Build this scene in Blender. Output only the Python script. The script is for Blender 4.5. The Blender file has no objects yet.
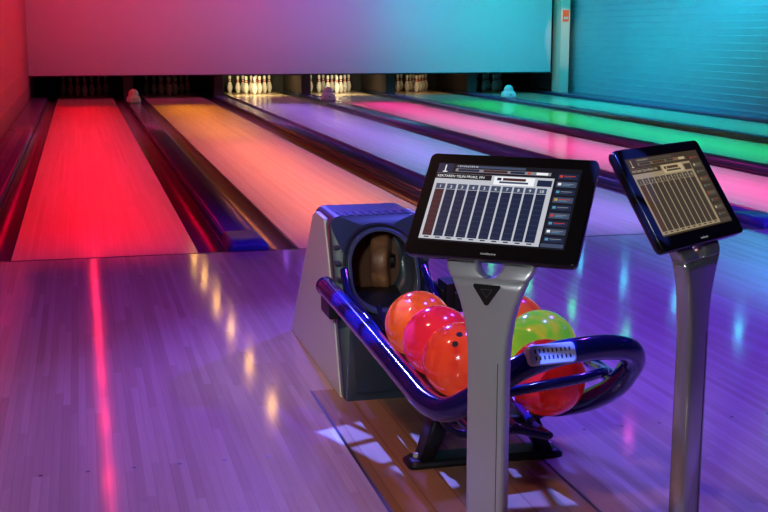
import bpy, bmesh, math, random
from mathutils import Vector, Matrix
random.seed(4)
scene = bpy.context.scene
COL = scene.collection
try:
    scene.view_settings.view_transform = 'Standard'
    scene.view_settings.look = 'None'
except Exception as e:
    print(e)

# ------------------------------------------------------------------ materials
def mat(name, color=(0.5,0.5,0.5), rough=0.5, metal=0.0, emit=None, estr=0.0, coat=0.0, spec=0.5):
    m = bpy.data.materials.new(name); m.use_nodes = True
    b = m.node_tree.nodes["Principled BSDF"]
    b.inputs["Base Color"].default_value = (*color, 1)
    b.inputs["Roughness"].default_value = rough
    b.inputs["Metallic"].default_value = metal
    b.inputs["Specular IOR Level"].default_value = spec
    if coat: 
        b.inputs["Coat Weight"].default_value = coat
        b.inputs["Coat Roughness"].default_value = 0.05
    if emit:
        b.inputs["Emission Color"].default_value = (*emit, 1)
        b.inputs["Emission Strength"].default_value = estr
    return m

def noise_bump(m, scale=200, strength=0.1, dist=0.002):
    nt = m.node_tree; b = nt.nodes["Principled BSDF"]
    tc = nt.nodes.new("ShaderNodeTexCoord"); n = nt.nodes.new("ShaderNodeTexNoise")
    bp = nt.nodes.new("ShaderNodeBump")
    n.inputs["Scale"].default_value = scale
    bp.inputs["Strength"].default_value = strength; bp.inputs["Distance"].default_value = dist
    nt.links.new(tc.outputs["Object"], n.inputs["Vector"])
    nt.links.new(n.outputs["Fac"], bp.inputs["Height"])
    nt.links.new(bp.outputs["Normal"], b.inputs["Normal"])
    return m

def wood(name, c1, c2, board=0.028, rough=0.16, seglen=1.3, grain=0.25, coat=0.0, seam=0.45, spec=0.5):
    m = mat(name, c1, rough, coat=coat, spec=spec)
    nt = m.node_tree; L = nt.links; N = nt.nodes
    b = N["Principled BSDF"]
    tc = N.new("ShaderNodeTexCoord"); sx = N.new("ShaderNodeSeparateXYZ")
    L.new(tc.outputs["Object"], sx.inputs[0])
    def math_(op, a, bv=None):
        n = N.new("ShaderNodeMath"); n.operation = op
        for i, v in enumerate((a, bv)):
            if v is None: continue
            if hasattr(v, "is_linked") or hasattr(v, "links"): L.new(v, n.inputs[i])
            else: n.inputs[i].default_value = v
        return n.outputs[0]
    bx = math_('MULTIPLY', sx.outputs[0], 1.0/board)
    fx = math_('FLOOR', bx)
    wn1 = N.new("ShaderNodeTexWhiteNoise"); wn1.noise_dimensions = '1D'; L.new(fx, wn1.inputs["W"])
    yy = math_('MULTIPLY', sx.outputs[1], 1.0/seglen)
    off = math_('MULTIPLY', wn1.outputs["Value"], 7.3)
    ys = math_('ADD', yy, off); fy = math_('FLOOR', ys)
    cmb = N.new("ShaderNodeCombineXYZ"); L.new(fx, cmb.inputs[0]); L.new(fy, cmb.inputs[1])
    wn2 = N.new("ShaderNodeTexWhiteNoise"); wn2.noise_dimensions = '3D'; L.new(cmb.outputs[0], wn2.inputs["Vector"])
    mp = N.new("ShaderNodeMapping"); mp.inputs["Scale"].default_value = (90, 2.2, 1)
    L.new(tc.outputs["Object"], mp.inputs[0])
    ns = N.new("ShaderNodeTexNoise"); ns.inputs["Scale"].default_value = 1.0; ns.inputs["Detail"].default_value = 4
    L.new(mp.outputs[0], ns.inputs["Vector"])
    g = math_('MULTIPLY', ns.outputs["Fac"], grain*2)
    v = math_('MULTIPLY', wn2.outputs["Value"], 0.8)
    f = math_('ADD', v, g); f = math_('SUBTRACT', f, grain*0.6)
    mx = N.new("ShaderNodeMix"); mx.data_type = 'RGBA'; mx.clamp_factor = True
    L.new(f, mx.inputs[0])
    mx.inputs[6].default_value = (*c1, 1); mx.inputs[7].default_value = (*c2, 1)
    # seams
    fr = math_('FRACT', bx); d = math_('LESS_THAN', fr, 0.06)
    d2 = math_('MULTIPLY', d, seam)
    mx2 = N.new("ShaderNodeMix"); mx2.data_type = 'RGBA'
    L.new(d2, mx2.inputs[0]); L.new(mx.outputs[2], mx2.inputs[6]); mx2.inputs[7].default_value = (0.02,0.012,0.01,1)
    L.new(mx2.outputs[2], b.inputs["Base Color"])
    r = math_('MULTIPLY', ns.outputs["Fac"], 0.06); r = math_('ADD', r, rough-0.03)
    L.new(r, b.inputs["Roughness"])
    return m

def marble(name, c1, c2, scale=6, rough=0.14, lo=0.4, hi=0.6, added_glow=0.0):
    m = mat(name, c1, rough, coat=0.12)
    nt = m.node_tree; L = nt.links; N = nt.nodes; b = N["Principled BSDF"]
    tc = N.new("ShaderNodeTexCoord"); ns = N.new("ShaderNodeTexNoise")
    ns.inputs["Scale"].default_value = scale; ns.inputs["Detail"].default_value = 5
    ns.inputs["Distortion"].default_value = 1.6
    L.new(tc.outputs["Object"], ns.inputs["Vector"])
    cr = N.new("ShaderNodeValToRGB")
    cr.color_ramp.elements[0].position = lo; cr.color_ramp.elements[0].color = (*c1, 1)
    cr.color_ramp.elements[1].position = hi; cr.color_ramp.elements[1].color = (*c2, 1)
    L.new(ns.outputs["Fac"], cr.inputs[0]); L.new(cr.outputs[0], b.inputs["Base Color"])
    if added_glow:
        L.new(cr.outputs[0], b.inputs["Emission Color"]); b.inputs["Emission Strength"].default_value = added_glow
    return m

def emis(name, c, s=1.0):
    m = mat(name, tuple(x*0.05 for x in c), 0.25, emit=c, estr=s); return m

# ------------------------------------------------------------------ mesh helpers
def obj(name, bm, mats, parent=None, loc=(0,0,0), rot=None, smooth=False, label=None, cat=None, group=None, kind=None):
    me = bpy.data.meshes.new(name); 
    bmesh.ops.recalc_face_normals(bm, faces=bm.faces[:])
    bm.to_mesh(me); bm.free()
    if not isinstance(mats, (list, tuple)): mats = [mats]
    for m in mats: me.materials.append(m)
    if smooth:
        for p in me.polygons: p.use_smooth = True
    o = bpy.data.objects.new(name, me); COL.objects.link(o)
    o.location = loc
    if rot: o.rotation_euler = rot
    if parent: o.parent = parent
    tag(o, label, cat, group, kind)
    return o
def tag(o, label=None, cat=None, group=None, kind=None):
    if label: o["label"] = label
    if cat: o["category"] = cat
    if group: o["group"] = group
    if kind: o["kind"] = kind
def empty(name, loc, label, cat, group=None, rotz=0):
    o = bpy.data.objects.new(name, None); COL.objects.link(o); o.location = loc
    o.empty_display_size = 0.1; o.rotation_euler = (0,0,rotz)
    tag(o, label, cat, group); return o
def add_box(bm, x0,x1,y0,y1,z0,z1, mi=0):
    vs = [bm.verts.new(p) for p in ((x0,y0,z0),(x1,y0,z0),(x1,y1,z0),(x0,y1,z0),(x0,y0,z1),(x1,y0,z1),(x1,y1,z1),(x0,y1,z1))]
    for f in ((0,3,2,1),(4,5,6,7),(0,1,5,4),(1,2,6,5),(2,3,7,6),(3,0,4,7)):
        fc = bm.faces.new([vs[i] for i in f]); fc.material_index = mi
    return vs
def bevel_mod(o, w=0.004, seg=2):
    m = o.modifiers.new("bevel", 'BEVEL'); m.width = w; m.segments = seg; m.limit_method = 'ANGLE'
    for p in o.data.polygons: p.use_smooth = True
    w_ = o.modifiers.new("wn", 'WEIGHTED_NORMAL')
def catmull(pts, n=8):
    P = [Vector(p) for p in pts]; out = []
    for i in range(len(P)-1):
        p0 = P[max(i-1,0)]; p1 = P[i]; p2 = P[i+1]; p3 = P[min(i+2,len(P)-1)]
        for k in range(n):
            t = k/n
            out.append(0.5*((2*p1)+(-p0+p2)*t+(2*p0-5*p1+4*p2-p3)*t*t+(-p0+3*p1-3*p2+p3)*t*t*t))
    out.append(P[-1]); return out
def add_tube(bm, pts, r, seg=16, n=8, mi=0, smoothpath=True):
    path = catmull(pts, n) if smoothpath else [Vector(p) for p in pts]
    T = [(path[min(i+1,len(path)-1)]-path[max(i-1,0)]).normalized() for i in range(len(path))]
    up = Vector((0,0,1)) if abs(T[0].z) < 0.9 else Vector((1,0,0))
    nrm = (up - T[0]*up.dot(T[0])).normalized()
    rings = []
    for i, p in enumerate(path):
        nrm = (nrm - T[i]*nrm.dot(T[i])).normalized()
        bn = T[i].cross(nrm)
        rings.append([bm.verts.new(p + (nrm*math.cos(2*math.pi*k/seg)+bn*math.sin(2*math.pi*k/seg))*r) for k in range(seg)])
    for a, b in zip(rings, rings[1:]):
        for k in range(seg):
            f = bm.faces.new((a[k], a[(k+1)%seg], b[(k+1)%seg], b[k])); f.material_index = mi; f.smooth = True
    for ring in (rings[0], rings[-1]):
        f = bm.faces.new(ring); f.material_index = mi
def tube_obj(name, pts, r, m, parent=None, **k):
    bm = bmesh.new(); add_tube(bm, pts, r)
    o = obj(name, bm, m, parent, **k)
    for p in o.data.polygons: p.use_smooth = len(p.vertices) == 4
    return o
def add_lathe(bm, prof, seg=24, mi=None, center=(0,0,0), mif=None):
    rings = []
    c = Vector(center)
    for (r,z) in prof:
        rings.append([bm.verts.new(c+Vector((r*math.cos(2*math.pi*k/seg), r*math.sin(2*math.pi*k/seg), z))) for k in range(seg)])
    for j,(a,b) in enumerate(zip(rings, rings[1:])):
        for k in range(seg):
            f = bm.faces.new((a[k],a[(k+1)%seg],b[(k+1)%seg],b[k])); f.smooth = True
            f.material_index = mif(j) if mif else (mi or 0)
    bm.faces.new(rings[0][::-1]); bm.faces.new(rings[-1])
def rrect(hw, hd, r, n=4):
    r = min(r, hw*0.99, hd*0.99); pts = []
    for cx, cy, a0 in ((hw-r,hd-r,0),(-hw+r,hd-r,90),(-hw+r,-hd+r,180),(hw-r,-hd+r,270)):
        for i in range(n+1):
            a = math.radians(a0+90*i/n); pts.append((cx+r*math.cos(a), cy+r*math.sin(a)))
    return pts
def add_loft(bm, secs, mi=0, caps=True, smooth=True):
    R = [[bm.verts.new(p) for p in s] for s in secs]; n = len(R[0])
    for a,b in zip(R, R[1:]):
        for k in range(n):
            f = bm.faces.new((a[k],a[(k+1)%n],b[(k+1)%n],b[k])); f.material_index = mi; f.smooth = smooth
    if caps:
        for s in (R[0],R[-1]):
            f = bm.faces.new(s); f.material_index = mi
    return R

# ------------------------------------------------------------------ layout
FOUL = 7.15; LEND = 27.1; MASKY = 24.6
XL, XR = -0.95, 10.45
CEIL = 3.15
LANES = [(-0.43,0.65),(1.265,2.445),(3.065,4.265),(4.875,6.075),(6.685,7.885),(8.495,9.695)]
DIVC = [0.95+1.81*k for k in range(5)]

# ------------------------------------------------------------------ setting
m_floor = wood("approach_wood", (0.58,0.44,0.38), (0.44,0.31,0.26), board=0.027, rough=0.095, seglen=1.1, seam=0.18, grain=0.4)
m_lane = wood("lane_wood", (0.74,0.58,0.42), (0.64,0.48,0.32), board=0.027, rough=0.15, seglen=2.5, grain=0.15, seam=0.25, spec=0.32)
m_sub = mat("subfloor_dark", (0.05,0.045,0.05), 0.8)
m_dot = mat("approach_dot", (0.03,0.02,0.02), 0.4)
m_wallL = noise_bump(mat("red_wall_paint", (0.50,0.15,0.20), 0.7), 120, 0.05)
m_wallR = noise_bump(mat("teal_wall_paint", (0.25,0.55,0.62), 0.7), 120, 0.05)
m_mask = noise_bump(mat("mask_panel_paint", (0.62,0.60,0.64), 0.6), 60, 0.03)
m_black = mat("matte_black", (0.012,0.012,0.014), 0.6)

bm = bmesh.new()
add_box(bm, XL-0.2, XR+0.2, -3.2, FOUL, -0.3, 0.0, 0)
add_box(bm, XL-0.2, XR+0.2, FOUL, LEND+0.6, -0.3, -0.09, 1)
for row in (FOUL-0.15, FOUL-3.6, FOUL-4.5):
    for l in LANES:
        c = (l[0]+l[1])/2
        for i in range(-3,4):
            cx = c+i*0.137
            vs = [bm.verts.new((cx+0.007*math.cos(a*math.pi/5), row+0.007*math.sin(a*math.pi/5), 0.0006)) for a in range(10)]
            f = bm.faces.new(vs); f.material_index = 2
obj("floor", bm, [m_floor, m_sub, m_dot], kind="structure")
bm = bmesh.new(); add_box(bm, XL-0.2, XR+0.2, -3.2, LEND+0.6, CEIL, CEIL+0.2)
obj("ceiling", bm, mat("ceiling_paint", (0.03,0.03,0.035), 0.9), kind="structure")
def slat_wall(name, x, sgn, y0, y1, pitch, m, depth=0.02):
    bm = bmesh.new(); z = -0.3; prof = []
    while z < CEIL:
        prof += [(x + sgn*depth, z), (x, z+pitch*0.96)]
        z += pitch
    prof = [(a, min(b, CEIL)) for a,b in prof]
    ring = prof + [(x+sgn*0.2, CEIL), (x+sgn*0.2, -0.3)]
    A = [bm.verts.new((a, y0, b)) for a,b in ring]; B = [bm.verts.new((a, y1, b)) for a,b in ring]
    n = len(ring)
    for k in range(n): bm.faces.new((A[k],A[(k+1)%n],B[(k+1)%n],B[k]))
    bm.faces.new(A); bm.faces.new(B)
    return obj(name, bm, m, kind="structure")
slat_wall("wall_left", XL, -1, -3.2, LEND+0.4, 0.3, m_wallL, 0.006)
slat_wall("wall_right", XR, 1, -3.2, LEND+0.4, 0.12, m_wallR, 0.026)
bm = bmesh.new(); add_box(bm, XL, XR, -3.2, -3.0, 0, CEIL); obj("wall_near", bm, mat("near_wall_paint",(0.2,0.18,0.2),0.8), kind="structure")
bm = bmesh.new(); add_box(bm, XL, 9.9, MASKY, LEND+0.3, 0.46, CEIL)
obj("wall_far", bm, m_mask, kind="structure")
bm = bmesh.new(); add_box(bm, 9.9, XR, MASKY+0.35, LEND+0.3, 0.46, CEIL)
add_box(bm, XL, XR, LEND+0.1, LEND+0.3, -0.09, 0.46)
add_box(bm, XL, 9.9, MASKY-0.012, MASKY-0.001, 0.45, 0.475)
obj("trim_1", bm, m_black, kind="structure")
bm = bmesh.new(); add_box(bm, 10.06, 10.26, MASKY-0.15, MASKY+0.3, -0.09, CEIL)
obj("trim_2", bm, mat("column_paint", (0.9,0.70,0.58), 0.5), kind="structure")
bm = bmesh.new(); add_box(bm, XL, XR, FOUL-0.018, FOUL+0.0, -0.001, 0.0015)
obj("trim_3", bm, mat("foul_line_dark", (0.02,0.01,0.015), 0.3), kind="structure")

m_strip = wood("brown_strip_wood", (0.40,0.22,0.13), (0.29,0.15,0.09), board=0.09, rough=0.18, seglen=3, seam=0.3)
bm = bmesh.new(); add_box(bm, 0.785, 1.335, -3.0, 4.2, 0.0, 0.0012, 0)  # brown plank strip along the approach, from the hood to the near wall
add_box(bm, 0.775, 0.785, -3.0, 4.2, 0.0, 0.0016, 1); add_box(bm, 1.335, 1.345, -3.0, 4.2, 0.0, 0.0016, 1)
obj("trim_4", bm, [m_strip, mat("strip_edge", (0.05,0.035,0.03), 0.3, 0.4)], kind="structure")

sg = empty("wall_sign", (10.16, MASKY-0.152, 1.66), "small red and white notice sign fixed to the pale column", "sign")
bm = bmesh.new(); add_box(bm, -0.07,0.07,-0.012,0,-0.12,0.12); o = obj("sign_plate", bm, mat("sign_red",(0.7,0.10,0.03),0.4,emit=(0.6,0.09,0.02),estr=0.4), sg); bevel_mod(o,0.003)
bm = bmesh.new(); add_box(bm, -0.05,0.05,-0.015,-0.012,-0.07,-0.02); obj("sign_band", bm, mat("sign_white",(0.6,0.6,0.6),0.4), sg)

# ------------------------------------------------------------------ lanes
lane_cols = ["red","orange","lavender","pink","green","cyan"]
for i,(a,b) in enumerate(LANES):
    bm = bmesh.new(); add_box(bm, a, b, FOUL, LEND, -0.09, 0.0)
    obj("bowling_lane", bm, m_lane, label="long polished maple bowling lane glowing %s" % lane_cols[i], cat="bowling lane", group="bowling lanes")
m_gut = mat("gutter_plastic", (0.11,0.09,0.12), 0.30, spec=0.45)
def gutter(x0, x1, i, side):
    bm = bmesh.new(); n = 12; x0 += 0.002; x1 -= 0.002; w = (x1-x0)/2; c = (x0+x1)/2
    top = []; bot = []
    for k in range(n+1):
        a = math.pi*k/n
        x = c - w*math.cos(a); z = -0.006-0.055*math.sin(a)
        top.append((x,z))
    for (x,z) in reversed(top): bot.append((x, z-0.006))
    ring = top+bot
    add_loft(bm, [[(x,FOUL+0.001,z) for x,z in ring], [(x,LEND,z) for x,z in ring]])
    obj("lane_gutter", bm, m_gut, label="dark plastic gutter trough beside the %s lane" % lane_cols[i], cat="gutter", group="lane gutters")
m_div = wood("divider_wood", (0.18,0.21,0.42), (0.13,0.16,0.34), board=0.12, rough=0.2, seglen=3, spec=0.45)
m_cap = mat("blue_cap", (0.03,0.06,0.40), 0.38)
def divider(x0, x1, lab, cap=True):
    bm = bmesh.new(); pts = rrect((x1-x0)/2-0.004, 0.066, 0.035, 6)
    c = (x0+x1)/2
    add_loft(bm, [[(c+x, FOUL+(0.45 if cap else 0.001), z-0.022) for x,z in pts],[(c+x, LEND, z-0.022) for x,z in pts]])
    d = obj("lane_divider", bm, m_div, label=lab, cat="lane divider", group="lane dividers")
    if cap:
        bm = bmesh.new()
        pa = rrect((x1-x0)/2-0.010, 0.058, 0.035, 6); pb = rrect((x1-x0)/2-0.002, 0.070, 0.037, 6)
        add_loft(bm, [[(c+x, FOUL+0.002, z-0.030) for x,z in pa],[(c+x, FOUL+0.03, z-0.018) for x,z in pb],[(c+x, FOUL+0.45, z-0.018) for x,z in pb]])
        obj("end_cap", bm, m_cap, d, label="glossy blue end cap")
G = 0.185
gutter(-0.43-G, -0.43, 0, 0); divider(XL, -0.43-G-0.001, "dark ledge between the first gutter and red wall", False)
for i,(a,b) in enumerate(LANES):
    nxt = LANES[i+1][0] if i < 5 else None
    gutter(b, b+G, i, 1)
    if nxt:
        gutter(nxt-G, nxt, i+1, 0)
        divider(b+G+0.001, nxt-G-0.001, "dark divider with blue cap between %s and %s lanes" % (lane_cols[i], lane_cols[i+1]))
    else:
        divider(b+G+0.001, XR, "dark ledge beside the cyan lane along slatted wall", False)

m_part = mat("partition_dark", (0.04,0.028,0.025), 0.5)
for c in DIVC:
    bm = bmesh.new(); add_box(bm, c-0.10, c+0.10, MASKY+0.2, LEND+0.05, 0.045, 0.455)
    o = obj("pin_deck_partition", bm, m_part, label="dark upright partition separating two pin decks", cat="partition", group="pin deck partitions")
    bevel_mod(o, 0.01)

# ------------------------------------------------------------------ pins
m_pin = mat("pin_white", (0.85,0.83,0.78), 0.2, coat=0.3)
m_pinr = mat("pin_red", (0.6,0.02,0.02), 0.2)
m_pind = mat("pin_base", (0.2,0.18,0.15), 0.5)
prof = [(0.022,0),(0.0258,0.003),(0.036,0.02),(0.048,0.055),(0.0565,0.085),(0.0605,0.114),(0.058,0.145),(0.050,0.175),(0.038,0.21),(0.029,0.235),(0.0235,0.255),(0.0228,0.262),(0.0235,0.275),(0.025,0.29),(0.028,0.31),(0.031,0.328),(0.0324,0.343),(0.0305,0.36),(0.024,0.373),(0.014,0.379),(0.004,0.381)]
bm = bmesh.new(); add_lathe(bm, prof, 20, mif=lambda j: 1 if j in (9,12) else (2 if j==0 else 0))
pin0 = None
for li,(a,b) in enumerate(LANES):
    c = (a+b)/2; HY = 26.0
    for r in range(4):
        for k in range(r+1):
            x = c + (k-r/2)*0.3048*0.96; y = HY + r*0.264
            if pin0 is None:
                p = pin0 = obj("bowling_pin", bm, [m_pin,m_pinr,m_pind])
            else:
                p = pin0.copy(); COL.objects.link(p)
            p.location = (x,y,0.0005)
            tag(p, "white bowling pin with red neck stripes, %s lane" % lane_cols[li], "bowling pin", "pins on the %s lane" % lane_cols[li])

# ------------------------------------------------------------------ sensor housings on dividers
m_wp = mat("white_plastic", (0.9,0.9,0.9), 0.45); m_lens = mat("grey_lens", (0.5,0.5,0.52), 0.3)
for c,l in ((DIVC[0],"pink-lit"),(DIVC[2],"lavender-lit"),(DIVC[4],"cyan-lit")):
    e = empty("ball_sensor", (c, 22.5, 0.0445), "rounded white %s sensor housing on the lane divider" % l, "sensor", "ball sensors")
    e.scale = (1.15,1.15,1.15)
    bm = bmesh.new()
    add_loft(bm, [[(x,y,z) for x,y in rrect(hw,hd,0.05)] for z,hw,hd in ((0,0.105,0.12),(0.03,0.11,0.12),(0.09,0.10,0.11),(0.12,0.07,0.09))])
    obj("housing", bm, m_wp, e, smooth=True)
    bm = bmesh.new(); bmesh.ops.create_uvsphere(bm, u_segments=16, v_segments=10, radius=0.08)
    obj("dome", bm, m_wp, e, loc=(0,0,0.14), smooth=True)
    bm = bmesh.new(); add_tube(bm, [(0,-0.125,0.06),(0,-0.10,0.06)], 0.015, smoothpath=False); obj("sensor_lens", bm, m_lens, e)

# ------------------------------------------------------------------ ball return
m_silver = noise_bump(mat("silver_paint", (0.60,0.62,0.58), 0.45, 0.2), 300, 0.03)
m_slate = mat("slate_shell", (0.032,0.045,0.070), 0.34, 0.1, coat=0.15)
m_slate2 = mat("slate_collar", (0.055,0.072,0.10), 0.30, 0.2, coat=0.2)
m_blue = mat("blue_rail", (0.005,0.007,0.085), 0.13, coat=0.5)
m_rod = mat("dark_rod", (0.02,0.02,0.06), 0.25, 0.4)
m_brown = marble("wheel_tan", (0.50,0.24,0.10), (0.24,0.10,0.045), 8, 0.4)
m_blk = mat("black_steel", (0.012,0.012,0.015), 0.4, 0.3)
BX, BY = 1.055, 4.04
br = empty("ball_return", (BX,BY,0), "ball return with silver-sided hood and glossy blue tube rack", "ball return")
hw = 0.185; H = 0.62
def fy(z):
    t = z/H
    return 0.0 + 0.26*t**1.3
sideprof = [(0.055,0.0),(1.10,0.0),(0.60,0.55),(0.555,0.60),(0.50,0.618)]
sideprof += [(fy(z)+0.075, z) for z in (0.615,0.5,0.4,0.3,0.2,0.1)]
for s in (-1,1):
    bm = bmesh.new()
    xs = (s*(hw+0.004), s*(hw-0.02))
    add_loft(bm, [[(x,y,z) for y,z in sideprof] for x in xs], smooth=False)
    o = obj("side_panel", bm, m_silver, br, label="brushed silver side panel"); bevel_mod(o, 0.004)
def arch(hwx, z0, z1, r, n=10, rb=0.012):
    pts = []
    def arcpts(cx,cz,a0,a1,rr):
        return [(cx+rr*math.cos(math.radians(a0+(a1-a0)*i/n)), cz+rr*math.sin(math.radians(a0+(a1-a0)*i/n))) for i in range(n+1)]
    pts += arcpts(hwx-rb, z0+rb, -90, 0, rb)
    pts += arcpts(hwx-r, z1-r, 0, 90, r)
    pts += arcpts(-hwx+r, z1-r, 90, 180, r)
    pts += arcpts(-hwx+rb, z0+rb, 180, 270, rb)
    return pts
bm = bmesh.new()
outer = arch(hw-0.002, 0.0, 0.632, 0.045); inner = arch(0.122, 0.310, 0.575, 0.121, rb=0.11)
R = []
for loop, dy in ((outer,0.30),(outer,0.016),(outer,0.0),(inner,0.0),(inner,0.015),(inner,0.24)):
    sc = 0.98 if (loop is outer and dy == 0.0) else 1.0
    R.append([bm.verts.new((x*sc, fy(max(z,0))+dy, z if z>0 else 0)) for x,z in loop])
n = len(outer)
for a,b in zip(R,R[1:]):
    for k in range(n):
        f = bm.faces.new((a[k],a[(k+1)%n],b[(k+1)%n],b[k])); f.smooth = True
f = bm.faces.new(R[-1]); f.material_index = 1
o = obj("hood_shell", bm, [m_slate, mat("tunnel_brown",(0.16,0.07,0.03),0.5)], br, label="dark slate hood with round ball exit")
o.modifiers.new("wn",'WEIGHTED_NORMAL')
def collar(hw0, za, zb, thick, out, m_):
    bm = bmesh.new()
    A = arch(hw0+thick, za-thick, zb+thick, min(hw0+thick-0.001,0.14), rb=0.11); B = arch(hw0, za, zb, min(hw0-0.001,0.13), rb=0.105)
    Rr = []
    for loop, dy in ((A,0.004),(A,-out),(B,-out),(B,0.004)):
        Rr.append([bm.verts.new((x, fy(max(z,0))+dy, z)) for x,z in loop])
    nn = len(A)
    for a,b in zip(Rr,Rr[1:]):
        for k in range(nn):
            bm.faces.new((a[k],a[(k+1)%nn],b[(k+1)%nn],b[k]))
    o = obj("exit_collar", bm, m_, br); bevel_mod(o, 0.003)
collar(0.120, 0.308, 0.577, 0.014, 0.020, m_slate2)
collar(0.138, 0.290, 0.595, 0.010, 0.008, m_blk)
for s in (-1,1):
    for k in range(5):
        z = 0.30+k*0.055
        bm = bmesh.new(); add_box(bm, s*0.168-0.010, s*0.168+0.010, fy(z)-0.006, fy(z)+0.02, z, z+0.014)
        o = obj("frame_rib", bm, m_slate2, br); bevel_mod(o, 0.002)
bm = bmesh.new()
add_loft(bm, [[(x,1.09,0),(x,0.59,0.545),(x,0.55,0.60),(x,0.40,0.62),(x,0.40,0.58),(x,1.0,0)] for x in (-hw+0.021, hw-0.021)], smooth=False)
obj("rear_cover", bm, m_slate, br)
for i in range(9):
    bm = bmesh.new(); x = -0.128+i*0.032
    add_box(bm, x-0.006, x+0.006, 0.275, 0.37, 0.631, 0.6345)
    obj("vent_slot", bm, m_black, br)
bm = bmesh.new()
bmesh.ops.create_cone(bm, cap_ends=True, segments=32, radius1=0.120, radius2=0.120, depth=0.07)
o = obj("lift_wheel", bm, m_brown, br, loc=(0.055, 0.40, 0.43), rot=(math.radians(88), 0, math.radians(68)), label="worn tan rubber lift wheel"); bevel_mod(o, 0.018, 3)
bm = bmesh.new(); bmesh.ops.create_cone(bm, cap_ends=True, segments=24, radius1=0.03, radius2=0.025, depth=0.02)
obj("wheel_hub", bm, m_blk, o, loc=(0,0,0.04))
bm = bmesh.new()
add_loft(bm, [[(x, fy(z)-0.006+dz, z) for z,dz in ((0.03,0),(0.12,0),(0.20,0),(0.25,0),(0.25,0.004),(0.03,0.004))] for x in (-0.14, 0.14)], smooth=False)
obj("service_door", bm, mat("service_door_paint", (0.028,0.04,0.065), 0.35, 0.2), br)
bm = bmesh.new()
add_loft(bm, [[(x,-0.02,0.262),(x,0.20,0.335),(x,0.34,0.345),(x,0.34,0.33),(x,0.0,0.245)] for x in (-0.1,0.1)], smooth=False)
o = obj("exit_chute", bm, m_blk, br); bevel_mod(o, 0.003)
W = lambda pts: [(x-BX, y-BY, z) for x,y,z in pts]
for s in (-1,1):
    tube_obj("guide_rail", [(s*0.150,0.16,0.45),(s*0.155,0.09,0.40),(s*0.160,0.00,0.355),(s*0.160,-0.12,0.33),(s*0.15,-0.24,0.315)], 0.014, m_blue, br)
    tube_obj("guide_rail", [(s*0.118,0.13,0.36),(s*0.12,0.05,0.325),(s*0.12,-0.05,0.30),(s*0.10,-0.16,0.285)], 0.011, m_blk, br)
for s,x in ((-1,-0.205),(1,0.215)):
    bm = bmesh.new(); add_box(bm, x-0.02, x+0.02, 0.06, 0.22, 0.29, 0.38)
    o = obj("rail_bracket", bm, m_blk, br); bevel_mod(o, 0.006)
bm = bmesh.new(); add_box(bm, 0.20, 0.30, 0.02, 0.14, 0.30, 0.41)
add_box(bm, 0.225, 0.275, 0.0, 0.02, 0.32, 0.38)
o = obj("latch_block", bm, m_blk, br); bevel_mod(o, 0.006)

main = W([(0.838,4.20,0.392),(0.838,4.10,0.39),(0.845,3.85,0.378),(0.858,3.5,0.352),(0.865,3.15,0.33),(0.870,2.98,0.322),(0.895,2.87,0.335),(0.955,2.80,0.39),(1.04,2.775,0.455),(1.13,2.78,0.485),(1.22,2.80,0.492),(1.32,2.835,0.485),(1.40,2.875,0.462),(1.440,2.92,0.42),(1.447,2.97,0.370),(1.44,3.02,0.318),(1.425,3.08,0.275),(1.40,3.16,0.230),(1.35,3.26,0.19),(1.29,3.34,0.18)])
rail = tube_obj("rack_rail", main, 0.0335, m_blue, br, label="thick glossy dark blue tube rail")
bm = bmesh.new(); bmesh.ops.create_uvsphere(bm, u_segments=20, v_segments=12, radius=0.036); obj("rail_end", bm, m_blue, rail, loc=W([(0.838,4.205,0.392)])[0], smooth=True)
tube_obj("rack_rail", W([(1.445,3.02,0.33),(1.47,3.12,0.31),(1.485,3.4,0.31),(1.47,3.7,0.31),(1.36,4.0,0.33),(1.285,4.13,0.345)]), 0.022, m_blue, br)
tube_obj("inner_rail", W([(0.905,2.95,0.29),(0.912,3.15,0.285),(0.915,3.5,0.300),(0.912,3.85,0.34),(0.90,4.08,0.375)]), 0.018, m_blue, br)
tube_obj("guard_rod", W([(0.90,2.92,0.33),(1.00,2.90,0.352),(1.14,2.895,0.370),(1.28,2.915,0.378),(1.37,2.97,0.375),(1.42,3.07,0.35),(1.455,3.22,0.32)]), 0.014, m_blue, br)
for x,z in ((0.98,0.252),(1.111,0.252),(1.265,0.200),(1.398,0.240)):
    if x > 1.39: pts = [(x+0.01,3.22,z-0.01),(x,3.34,z-0.002)]
    elif x > 1.2: pts = [(x-0.04,2.98,0.20),(x-0.04,3.12,0.198),(x,3.3,0.235)]
    else: pts = [(x,2.94,z-0.006),(x,3.1,z-0.004)]
    tube_obj("cradle_rod", W(pts+[(x,3.5,max(z,0.24)),(x+(BX-x)*0.25,3.95,z+0.04),(x+(BX-x)*0.5,4.12,z+0.07)]), 0.010, m_rod, br)
tube_obj("cross_rod", W([(0.885,2.92,0.315),(0.93,2.94,0.25),(1.0,2.95,0.235),(1.11,2.955,0.235),(1.17,2.97,0.215),(1.22,2.985,0.198)]), 0.012, m_rod, br)
tube_obj("center_rod", W([(1.175,3.0,0.24),(1.19,3.5,0.28),(1.15,3.9,0.32),(1.1,4.1,0.35)]), 0.010, m_blue, br)
bm = bmesh.new()
add_loft(bm, [[(x-BX,y-BY,z) for x,y,z in s] for s in (
   [(1.02,3.25,0.19),(1.30,3.25,0.19),(1.30,3.95,0.222),(1.02,3.95,0.222)],
   [(1.00,3.22,0.175),(1.32,3.22,0.175),(1.32,4.03,0.205),(1.00,4.03,0.205)],
   [(1.10,3.26,0.14),(1.28,3.26,0.14),(1.28,4.03,0.16),(1.10,4.03,0.16)])], smooth=False)
o = obj("rack_beam", bm, m_blk, br); bevel_mod(o, 0.006)
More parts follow.
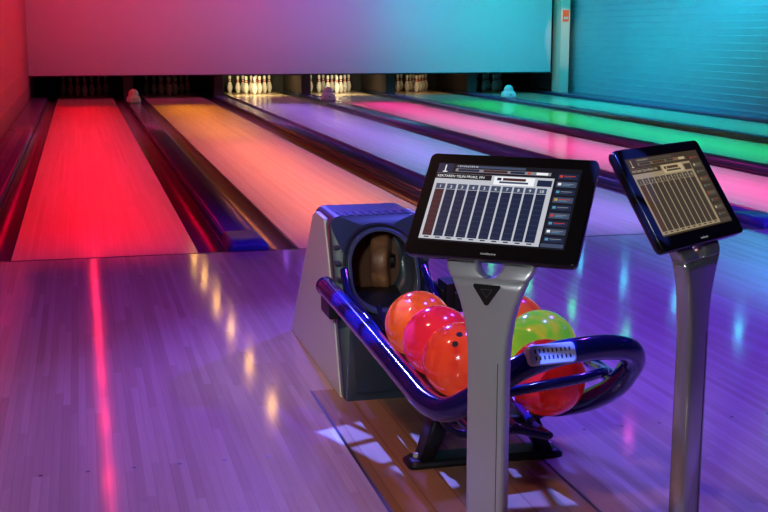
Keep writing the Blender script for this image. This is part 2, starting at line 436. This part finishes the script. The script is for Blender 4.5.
for x in (0.97, 1.36):
    bm = bmesh.new()
    cx = 1.05 if x < 1.2 else 1.28
    add_loft(bm, [[(x-BX+px, 3.36-BY+py, 0.02) for px,py in rrect(0.022,0.035,0.01)],[(cx-BX+px, 3.40-BY+py, 0.19) for px,py in rrect(0.035,0.05,0.01)]])
    obj("rack_leg", bm, m_blk, br)
bm = bmesh.new()
add_loft(bm, [[(1.165-BX+px, 3.37-BY+py, z) for px,py in rrect(w,d,0.02)] for z,w,d in ((0.0016,0.25,0.05),(0.012,0.25,0.05),(0.024,0.235,0.04))])
obj("foot_plate", bm, m_blk, br)
for x in (0.95,1.38):
    bm = bmesh.new(); bmesh.ops.create_cone(bm, cap_ends=True, segments=6, radius1=0.011, radius2=0.011, depth=0.012)
    obj("foot_bolt", bm, m_silver, br, loc=(x-BX, 3.37-BY, 0.03))
np_ = Vector((1.130-BX, 2.750-BY, 0.501))
bm = bmesh.new()
add_loft(bm, [[(x, y, z) for x,z in rrect(w,h,0.012)] for y,w,h in ((0.02,0.066,0.025),(0.0,0.068,0.027),(-0.006,0.064,0.023))])
npo = obj("vent_plate", bm, mat("plate_chrome",(0.42,0.42,0.44),0.35,0.4), br, loc=np_, rot=(math.radians(-25),0,math.radians(5)), label="chrome vent plate with two rows of slots")
for r in range(2):
    for i in range(9):
        bm = bmesh.new(); add_box(bm, -0.0022,0.0022,-0.001,0,-0.005,0.005)
        obj("slot", bm, m_black, npo, loc=(-0.048+i*0.012, -0.0062, -0.009+r*0.018))

# ------------------------------------------------------------------ balls
m_hole = mat("finger_hole", (0.01,0.008,0.008), 0.6)
BR = 0.1115
def ball(loc, m, label, holedir):
    bm = bmesh.new(); r = BR
    bmesh.ops.create_uvsphere(bm, u_segments=48, v_segments=32, radius=r)
    for f in bm.faces: f.smooth = True
    d = Vector(holedir).normalized()
    t = d.orthogonal().normalized(); b = d.cross(t)
    for (u,v,hr) in ((0.018,0.02,0.0095),(-0.018,0.02,0.0095),(0,-0.04,0.0115)):
        c = (d + t*(u/r) + b*(v/r)).normalized()
        ct = c.orthogonal().normalized(); cb = c.cross(ct)
        ctr = bm.verts.new(c*r*1.003)
        ring = [bm.verts.new((c*r + (ct*math.cos(a*math.pi/8)+cb*math.sin(a*math.pi/8))*hr).normalized()*(r*1.002)) for a in range(16)]
        for q in range(16):
            f = bm.faces.new((ctr, ring[q], ring[(q+1)%16])); f.material_index = 1
    me = bpy.data.meshes.new("bowling_ball"); bm.to_mesh(me); bm.free()
    me.materials.append(m); me.materials.append(m_hole)
    o = bpy.data.objects.new("bowling_ball", me); COL.objects.link(o); o.location = loc
    tag(o, label, "bowling ball", "balls on the ball return rack"); return o
UV = 0.24  # emission added to brighten the balls, which are no light source
ball((1.046,3.69,0.358), marble("ball_orange",(1.0,0.15,0.02),(0.80,0.06,0.02),8,lo=0.42,hi=0.64,added_glow=UV), "marbled orange bowling ball beside the hood", (-0.2,0.7,1))
ball((1.046,3.466,0.358), marble("ball_pink",(1.0,0.03,0.05),(0.85,0.02,0.05),4,added_glow=UV), "bright coral pink bowling ball in the outer row", (0.6,0.6,0.7))
ball((1.046,3.242,0.358), marble("ball_orange_red",(1.0,0.08,0.025),(0.80,0.03,0.02),7,lo=0.42,hi=0.64,added_glow=UV), "marbled orange-red bowling ball with visible finger holes", (-0.15,-0.75,0.75))
ball((1.325,3.565,0.36), marble("ball_deep_orange",(1.0,0.14,0.03),(0.8,0.07,0.02),6,added_glow=UV), "plain orange bowling ball touching the green one", (0.5,0.6,0.6))
ball((1.335,3.342,0.356), marble("ball_green",(0.22,0.85,0.05),(0.72,0.82,0.05),9,lo=0.42,hi=0.62,added_glow=UV), "lime green bowling ball with yellow-green marbling", (0.3,0.8,0.6))
ball((1.272,3.128,0.322), marble("ball_red",(0.80,0.018,0.01),(0.60,0.008,0.01),6,added_glow=UV*0.6), "deep red bowling ball resting beneath the vent plate", (0.6,0.3,0.8))

# ------------------------------------------------------------------ consoles
m_bez = mat("bezel_black", (0.006,0.006,0.007), 0.16, coat=0.15)
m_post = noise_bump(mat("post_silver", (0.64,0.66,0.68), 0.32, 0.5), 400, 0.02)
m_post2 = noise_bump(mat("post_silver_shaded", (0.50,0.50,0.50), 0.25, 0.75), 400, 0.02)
m_logo = mat("logo_black", (0.008,0.008,0.008), 0.4)
def text_into(bm, s, size, x, y, z, mi, align='LEFT'):
    cu = bpy.data.curves.new("t", 'FONT'); cu.body = s; cu.size = size; cu.align_x = align; cu.resolution_u = 2
    to = bpy.data.objects.new("t", cu); COL.objects.link(to)
    dg = bpy.context.evaluated_depsgraph_get(); dg.update()
    me = bpy.data.meshes.new_from_object(to.evaluated_get(dg))
    n0 = len(bm.faces)
    me.transform(Matrix.Translation((x,y,z)))
    bm.from_mesh(me); bm.faces.ensure_lookup_table()
    for f in bm.faces[n0:]: f.material_index = mi
    bpy.data.objects.remove(to); bpy.data.meshes.remove(me); bpy.data.curves.remove(cu)
def console(pos, ang, tilt, label, dim):
    e = empty("scoring_console", (pos[0],pos[1],0), label, "scoring console", "scoring consoles", rotz=ang)
    bm = bmesh.new()
    K = 1.0 if dim else 1.03
    def sec(z,w,d,yo): return [(x,y+yo,z) for x,y in rrect(w*K,d,0.010)]
    body = [(0.012,0.0425,0.0225,0),(0.50,0.0425,0.0225,0),(0.60,0.043,0.0225,0),(0.65,0.046,0.0225,0.001),(0.69,0.052,0.022,0.001),(0.73,0.0625,0.0215,0.0),(0.76,0.074,0.021,0.0),(0.783,0.084,0.020,0.0)]
    add_loft(bm, [sec(*b_) for b_ in body])
    for s in (-1,1):
        arms = [(0.782,0.002,0.084,0.020,0.0),(0.788,0.014,0.088,0.019,0.001),(0.798,0.024,0.093,0.018,0.003),(0.812,0.028,0.098,0.016,0.009),(0.828,0.028,0.100,0.014,0.024),(0.842,0.026,0.100,0.012,0.036)]
        add_loft(bm, [[(x+s*(i_+o_)/2*K,y+yo,z) for x,y in rrect((o_-i_)/2*K,d,0.008)] for z,i_,o_,d,yo in arms])
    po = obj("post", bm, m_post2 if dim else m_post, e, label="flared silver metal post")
    bm = bmesh.new(); add_box(bm, 0.027,0.0285,-0.0230,-0.0222,0.03,0.60); obj("seam", bm, m_logo, po)
    if not dim:
        bm = bmesh.new()
        q = 0.85
        tri = [(x*q,0.752+(z-0.752)*q) for x,z in ((-0.034,0.775),(0.034,0.775),(0.036,0.769),(0.004,0.722),(-0.004,0.722),(-0.036,0.769))]
        add_loft(bm, [[(x,-0.020,z) for x,z in tri],[(x,-0.0245,z) for x,z in tri]], smooth=False)
        for s_,mi in ((0.42,1),(0.30,0)):
            ring = [bm.verts.new((x*s_, -0.0248-(0.0004 if mi==0 else 0), 0.755+(z-0.755)*s_)) for x,z in ((-0.034,0.772),(0.034,0.772),(0,0.722))]
            f = bm.faces.new(ring); f.material_index = mi
        obj("badge", bm, [m_logo, mat("badge_grey",(0.07,0.07,0.07),0.3)], po, label="inverted black triangle badge")
    bm = bmesh.new()
    add_loft(bm, [[(x,y,z) for x,y in rrect(w,d,0.03)] for z,w,d in ((0.0016,0.10,0.085),(0.008,0.10,0.085),(0.014,0.09,0.075))])
    obj("base_plate", bm, m_post, e)
    bm = bmesh.new()
    mw, mh = 0.194, 0.129
    add_loft(bm, [[(x,y,z) for x,y in rrect(w,h,r)] for z,w,h,r in ((-0.032,mw-0.03,mh-0.03,0.01),(-0.024,mw-0.004,mh-0.004,0.012),(-0.018,mw,mh,0.013),(-0.002,mw,mh,0.013),(0.0,mw-0.002,mh-0.002,0.012))])
    mo = obj("monitor", bm, m_bez, e, loc=(0.003 if not dim else 0,0.045,0.931), rot=(math.radians(90)-tilt,0,0), label="black widescreen scoring monitor tilted back")
    bm = bmesh.new(); add_box(bm, -0.05,0.05,-0.03,0.05,-0.05,-0.0321)
    o = obj("bracket", bm, m_blk, mo, loc=(0,-0.03,0)); bevel_mod(o, 0.004)
    sw, sh = 0.330, 0.197; x0 = -sw/2-0.003; y0 = -sh/2+0.004
    bm = bmesh.new()
    def rect(u0,v0,u1,v1,mi,l):
        z = 0.0004+l*0.00025
        vs = [bm.verts.new((x0+u*sw, y0+v*sh, z)) for u,v in ((u0,v0),(u1,v0),(u1,v1),(u0,v1))]
        f = bm.faces.new(vs); f.material_index = mi
    def txt(s,u,v,size,mi,l,al='LEFT'): text_into(bm, s, size, x0+u*sw, y0+v*sh, 0.0004+l*0.00025, mi, al)
    rect(0,0,1,1,0,0)
    rect(0.0,0.02,0.83,0.87,1,1)
    rect(0.0,0.875,0.11,1,2,1); txt("1", 0.055,0.886, 0.027, 3, 2, 'CENTER'); rect(0.040,0.886,0.072,0.898,3,2)
    rect(0.13,0.955,0.62,0.985,4,1); rect(0.13,0.90,0.80,0.94,9,1); rect(0.15,0.905,0.30,0.935,2,2); rect(0.33,0.905,0.50,0.935,6,2); rect(0.52,0.905,0.62,0.935,2,2); rect(0.64,0.905,0.66,0.935,5,2); rect(0.70,0.905,0.78,0.935,3,2)
    txt("1 2 3 4 5 6 7 8 9 10", 0.14,0.960, 0.006, 3, 2)
    rect(0.0,0.80,0.40,0.868,0,2); txt("KEKTAREN TELIN PRUKE, FIN", 0.012,0.820, 0.0085, 3, 3)
    rect(0.42,0.755,0.70,0.86,3,2); rect(0.46,0.775,0.66,0.80,4,3); rect(0.48,0.81,0.64,0.845,6,3); rect(0.44,0.81,0.47,0.845,2,3)
    rect(0.72,0.76,0.82,0.84,2,2)
    n = 10; c0 = 0.02; cw = 0.079
    for i in range(n):
        u = c0+i*cw
        rect(u,0.06,u+cw*0.84,0.66,6 if i==0 else 2,2)
        rect(u,0.665,u+cw*0.84,0.735,4,2)
        txt(str(i+1), u+cw*0.42, 0.678, 0.0105, 3, 3, 'CENTER')
        for k in range(9): rect(u+cw*0.08, 0.085+k*0.062, u+cw*0.76, 0.088+k*0.062, 4, 3)
        rect(u+cw*0.2, 0.035, u+cw*0.64, 0.05, 2, 2)
    cols = [5,3,7,8,7,5,7,3,7]
    for k,cc in enumerate(cols):
        v = 0.90-k*0.098
        rect(0.85,v-0.035,0.985,v+0.035,4 if k%2 else 2,1)
        rect(0.86,v-0.012,0.882,v+0.018,cc,2)
        rect(0.89,v+0.004,0.965,v+0.012,9 if k%3 else 5,2); rect(0.89,v-0.013,0.945,v-0.006,7 if k%2 else 4,2)
    rect(0.84,0.02,0.99,0.065,4,3)
    def E(nm,c,s=1.0):
        if dim: 
            g = (c[0]*0.50+0.045, c[1]*0.38+0.030, c[2]*0.21+0.018)
            return emis(nm+"_dim", g, s*1.0)
        return emis(nm, c, s)
    ms = [E("screen_dark",(0.008,0.009,0.015)),E("screen_light",(0.50,0.52,0.58)),E("screen_navy",(0.012,0.02,0.055)),E("screen_white",(0.85,0.87,0.9)),
          E("screen_slate",(0.05,0.07,0.13)),E("screen_red",(0.5,0.05,0.04)),E("screen_maroon",(0.055,0.018,0.022)),E("screen_cyan",(0.10,0.28,0.42)),E("screen_amber",(0.5,0.28,0.06)),E("screen_grey",(0.22,0.23,0.26))]
    obj("screen", bm, ms, mo, label="lit score grid screen with ten frame columns")
    bm = bmesh.new(); text_into(bm, "touchscore", 0.0075, 0, -0.119, 0.0006, 0, 'CENTER')
    obj("bezel_lettering", bm, emis("bezel_text",(0.4,0.4,0.4),1), mo)
    return e
console((0.839,2.396), math.radians(-39.3), math.radians(38), "silver-post scoring console with bright score screen beside ball rack", False)
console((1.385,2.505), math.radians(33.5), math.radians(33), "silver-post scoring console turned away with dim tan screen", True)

# ------------------------------------------------------------------ lamps
lampcol = [(1,0.02,0.05),(1,0.50,0.08),(0.35,0.12,1),(1,0.1,0.6),(0.05,1,0.25),(0.05,0.75,1)]
m_can = mat("lamp_can", (0.02,0.02,0.02), 0.5)
for li,(a,b) in enumerate(LANES):
    c = (a+b)/2 + (0.17 if li else 0)
    lm = emis("lamp_glow_%s" % lane_cols[li], lampcol[li], (35,55,18,20,32,40)[li])
    meC = meL = None
    for i in range(7):
        y = 11.5+i*1.95
        if li == 1 and i == 0: continue
        e = empty("ceiling_lamp", (c,y,CEIL), "black ceiling lamp with glowing %s dome above the lane" % lane_cols[li], "ceiling lamp", "lamps above the lanes")
        if meC is None:
            bm = bmesh.new(); add_lathe(bm, [(0.05,-0.12),(0.065,-0.11),(0.065,-0.02),(0.05,0.0)], 20); o = obj("lamp_body", bm, m_can, e); meC = o.data
            bm = bmesh.new(); add_lathe(bm, [(0.006,-0.165),(0.025,-0.158),(0.040,-0.143),(0.046,-0.121)], 20); o = obj("lamp_dome", bm, lm, e, label="glowing %s dome" % lane_cols[li]); meL = o.data
        else:
            for nm,me in (("lamp_body",meC),("lamp_dome",meL)):
                o = bpy.data.objects.new(nm, me); COL.objects.link(o); o.parent = e
# red neon tube above the first lane
e = empty("neon_tube_light", (0.11, 10.0, CEIL-0.09), "long thin glowing red neon tube above the red lane", "neon light")
bm = bmesh.new(); add_tube(bm, [(0,0.05,-0.03),(0,13.0,-0.03)], 0.012, smoothpath=False); obj("glowing_tube", bm, emis("neon_red",(1,0.01,0.06),11), e)
bm = bmesh.new(); add_box(bm, -0.02,0.02,0,13.05,0.0,0.089); obj("tube_housing", bm, m_can, e)

def area(name, loc, target, sx, sy, col, power, spread=180):
    l = bpy.data.lights.new(name,'AREA'); l.shape='RECTANGLE'; l.size=sx; l.size_y=sy; l.color=col; l.energy=power; l.spread=math.radians(spread)
    o = bpy.data.objects.new(name,l); COL.objects.link(o); o.location = loc
    d = Vector(target)-Vector(loc); o.rotation_euler = d.to_track_quat('-Z','Y').to_euler(); return o
def spot(name, loc, target, col, power, ang=60, blend=0.5, rad=0.05):
    l = bpy.data.lights.new(name,'SPOT'); l.color=col; l.energy=power; l.spot_size=math.radians(ang); l.spot_blend=blend; l.shadow_soft_size=rad
    o = bpy.data.objects.new(name,l); COL.objects.link(o); o.location = loc
    d = Vector(target)-Vector(loc); o.rotation_euler = d.to_track_quat('-Z','Y').to_euler(); return o
def added_gobo_spot(loc, target, power, half_w, half_l, bars, lab):  # made-up lamp and light-blocking plate, added to stripe the floor under the rack
    """added unseen spot whose slotted plate cuts the beam into floor patches"""
    e = empty("added_gobo_light", loc, lab, "spotlight", "added slotted spots above the ball return")
    d = (Vector(target)-Vector(loc)); dist = d.length
    q = d.to_track_quat('-Z','Y'); e.rotation_mode = 'QUATERNION'; e.rotation_quaternion = q
    k = 0.4/dist
    W_, L_ = half_w*k, half_l*k
    bm = bmesh.new(); o_ = 0.11
    add_box(bm, -o_, -W_, -o_, o_, -0.404, -0.40); add_box(bm, W_, o_, -o_, o_, -0.404, -0.40)
    add_box(bm, -W_, W_, -o_, -L_, -0.404, -0.40); add_box(bm, -W_, W_, L_, o_, -0.404, -0.40)
    for kind, pos, w_ in bars:
        if kind == 'y': add_box(bm, pos*k-w_*k/2, pos*k+w_*k/2, -L_, L_, -0.404, -0.40)
        else: add_box(bm, -W_, W_, pos*k-w_*k/2, pos*k+w_*k/2, -0.404, -0.40)
    obj("gobo_plate", bm, m_can, e)
    bm = bmesh.new()
    for sx in (-1,1):
        add_box(bm, sx*o_-0.003, sx*o_+0.003, -o_, o_, -0.404, 0.03); 
        add_box(bm, -o_, o_, sx*o_-0.003, sx*o_+0.003, -0.404, 0.03)
    add_box(bm, -o_, o_, -o_, o_, 0.03, 0.036)
    obj("gobo_housing", bm, m_can, e)
    l = bpy.data.lights.new("added_gobo_spot",'SPOT'); l.color=(0.075,0.14,1.0); l.energy=power; l.spot_size=math.radians(28); l.spot_blend=0.1; l.shadow_soft_size=0.0015
    o = bpy.data.objects.new("gobo_bulb", l); COL.objects.link(o); o.parent = e
lc = [(1,0.0,0.025),None,(0.22,0.13,1.0),(1,0.03,0.58),(0.0,0.85,0.16),(0.0,0.62,0.62)]
lp = [95,0,135,122,100,90]
for li,(a,b) in enumerate(LANES):
    c = (a+b)/2
    if li == 1:
        area("lane_light", (c,11.0,CEIL-0.2), (c,11.0,0), 0.35, 7.4, (1,0.25,0.10), 55, 31)
        area("lane_light", (c,18.6,CEIL-0.2), (c,18.6,0), 0.35, 7.4, (0.95,0.32,0.025), 50, 31)
    else:
        area("lane_light", (c,14.8,CEIL-0.2), (c,14.8,0), 0.35, 15.0, lc[li], lp[li], 31 if li < 2 else 33)
for x,c,p in ((-0.3,(1,0.0,0.10),8.5),(1.4,(1,0.03,0.25),8.5),(3.2,(0.80,0.12,0.55),9),(5.0,(0.40,0.16,0.95),12),(6.6,(0.08,0.42,0.80),13),(8.8,(0.0,0.60,0.62),19)):
    area("mask_wash", (x,22.8,2.9), (x,MASKY,1.1), 1.4, 0.2, c, p, 120)
area("wall_wash_cyan", (8.6,18,2.9), (XR,19,1.2), 12, 0.2, (0.0,0.52,0.76), 185, 110)
area("wall_wash_red", (0.1,16,2.9), (XL,16,1.2), 14, 0.2, (1,0.0,0.06), 60, 90)
for li,(c,p) in enumerate((((1,0.1,0.05),0.05),((1,0.4,0.25),0.08),((1,0.8,0.40),20),((1,0.85,0.5),14),((1,0.7,0.35),3),((0.3,0.7,0.6),0.1))):
    cx = sum(LANES[li])/2
    area("pin_light", (cx,25.0,0.44), (cx,26.2,0.1), 0.9, 0.08, c, p, 150)
spot("column_spot", (9.7,23.0,2.9), (10.16,24.45,1.3), (1.0,0.55,0.35), 60, 24, 0.5, 0.03)
# approach spots
spot("blue_back_spot", (1.05,8.0,3.0), (1.2,3.6,0), (0.11,0.09,1.0), 1150, 42, 0.9, 0.05)
spot("blue_front_spot", (1.9,3.6,3.05), (0.9,3.4,0), (0.12,0.13,1.0), 190, 66, 1.0, 0.04)
added_gobo_spot((0.34,5.0,3.0), (0.94,3.50,0), 3400, 0.125, 0.29, [('y',-0.015,0.030),('x',-0.12,0.035),('x',0.07,0.035)], "added unseen slotted spot aimed at the rack's open side")
added_gobo_spot((1.0,1.0,3.0), (1.24,3.16,0), 3000, 0.15, 0.17, [('y',0.02,0.03),('x',-0.05,0.03)], "added unseen slotted spot aimed beneath the rack")
spot("violet_spot", (3.2,5.0,3.05), (3.0,5.0,0), (0.12,0.025,1.0), 640, 120, 1.0, 0.08)
spot("violet_spot", (6.5,4.6,3.05), (6.2,4.8,0), (0.12,0.025,1.0), 760, 125, 1.0, 0.08)
spot("violet_spot", (-0.1,5.6,3.05), (0.1,5.6,0), (0.50,0.07,0.65), 120, 95, 1.0, 0.08)
spot("warm_spot", (-0.6,3.2,3.05), (0.1,3.2,0), (1.0,0.45,0.35), 95, 100, 1.0, 0.10)
spot("console_spot", (-0.9,-0.6,2.1), (1.1,2.6,0.75), (0.95,0.98,1.0), 290, 40, 0.6, 0.25)
spot("hood_spot", (-0.85,2.6,2.2), (0.87,4.5,0.3), (0.85,1.0,0.8), 60, 26, 0.6, 0.1)

w = bpy.data.worlds.new("World"); scene.world = w; w.use_nodes = True
w.node_tree.nodes["Background"].inputs[0].default_value = (0.25,0.12,0.4,1)
w.node_tree.nodes["Background"].inputs[1].default_value = 0.05

# ------------------------------------------------------------------ camera
cam = bpy.data.cameras.new("camera"); cam.sensor_width = 36; cam.lens = 56.25
co = bpy.data.objects.new("camera", cam); COL.objects.link(co)
th = math.radians(10.53); ps = math.radians(14.12)
fh = Vector((math.sin(ps), math.cos(ps), 0))
F = fh*math.cos(th) - Vector((0,0,1))*math.sin(th)
Rv = Vector((math.cos(ps), -math.sin(ps), 0)); U = Rv.cross(F)
M = Matrix((Rv, U, -F)).transposed().to_4x4(); M.translation = Vector((0,0,1.3))
co.matrix_world = M
scene.camera = co
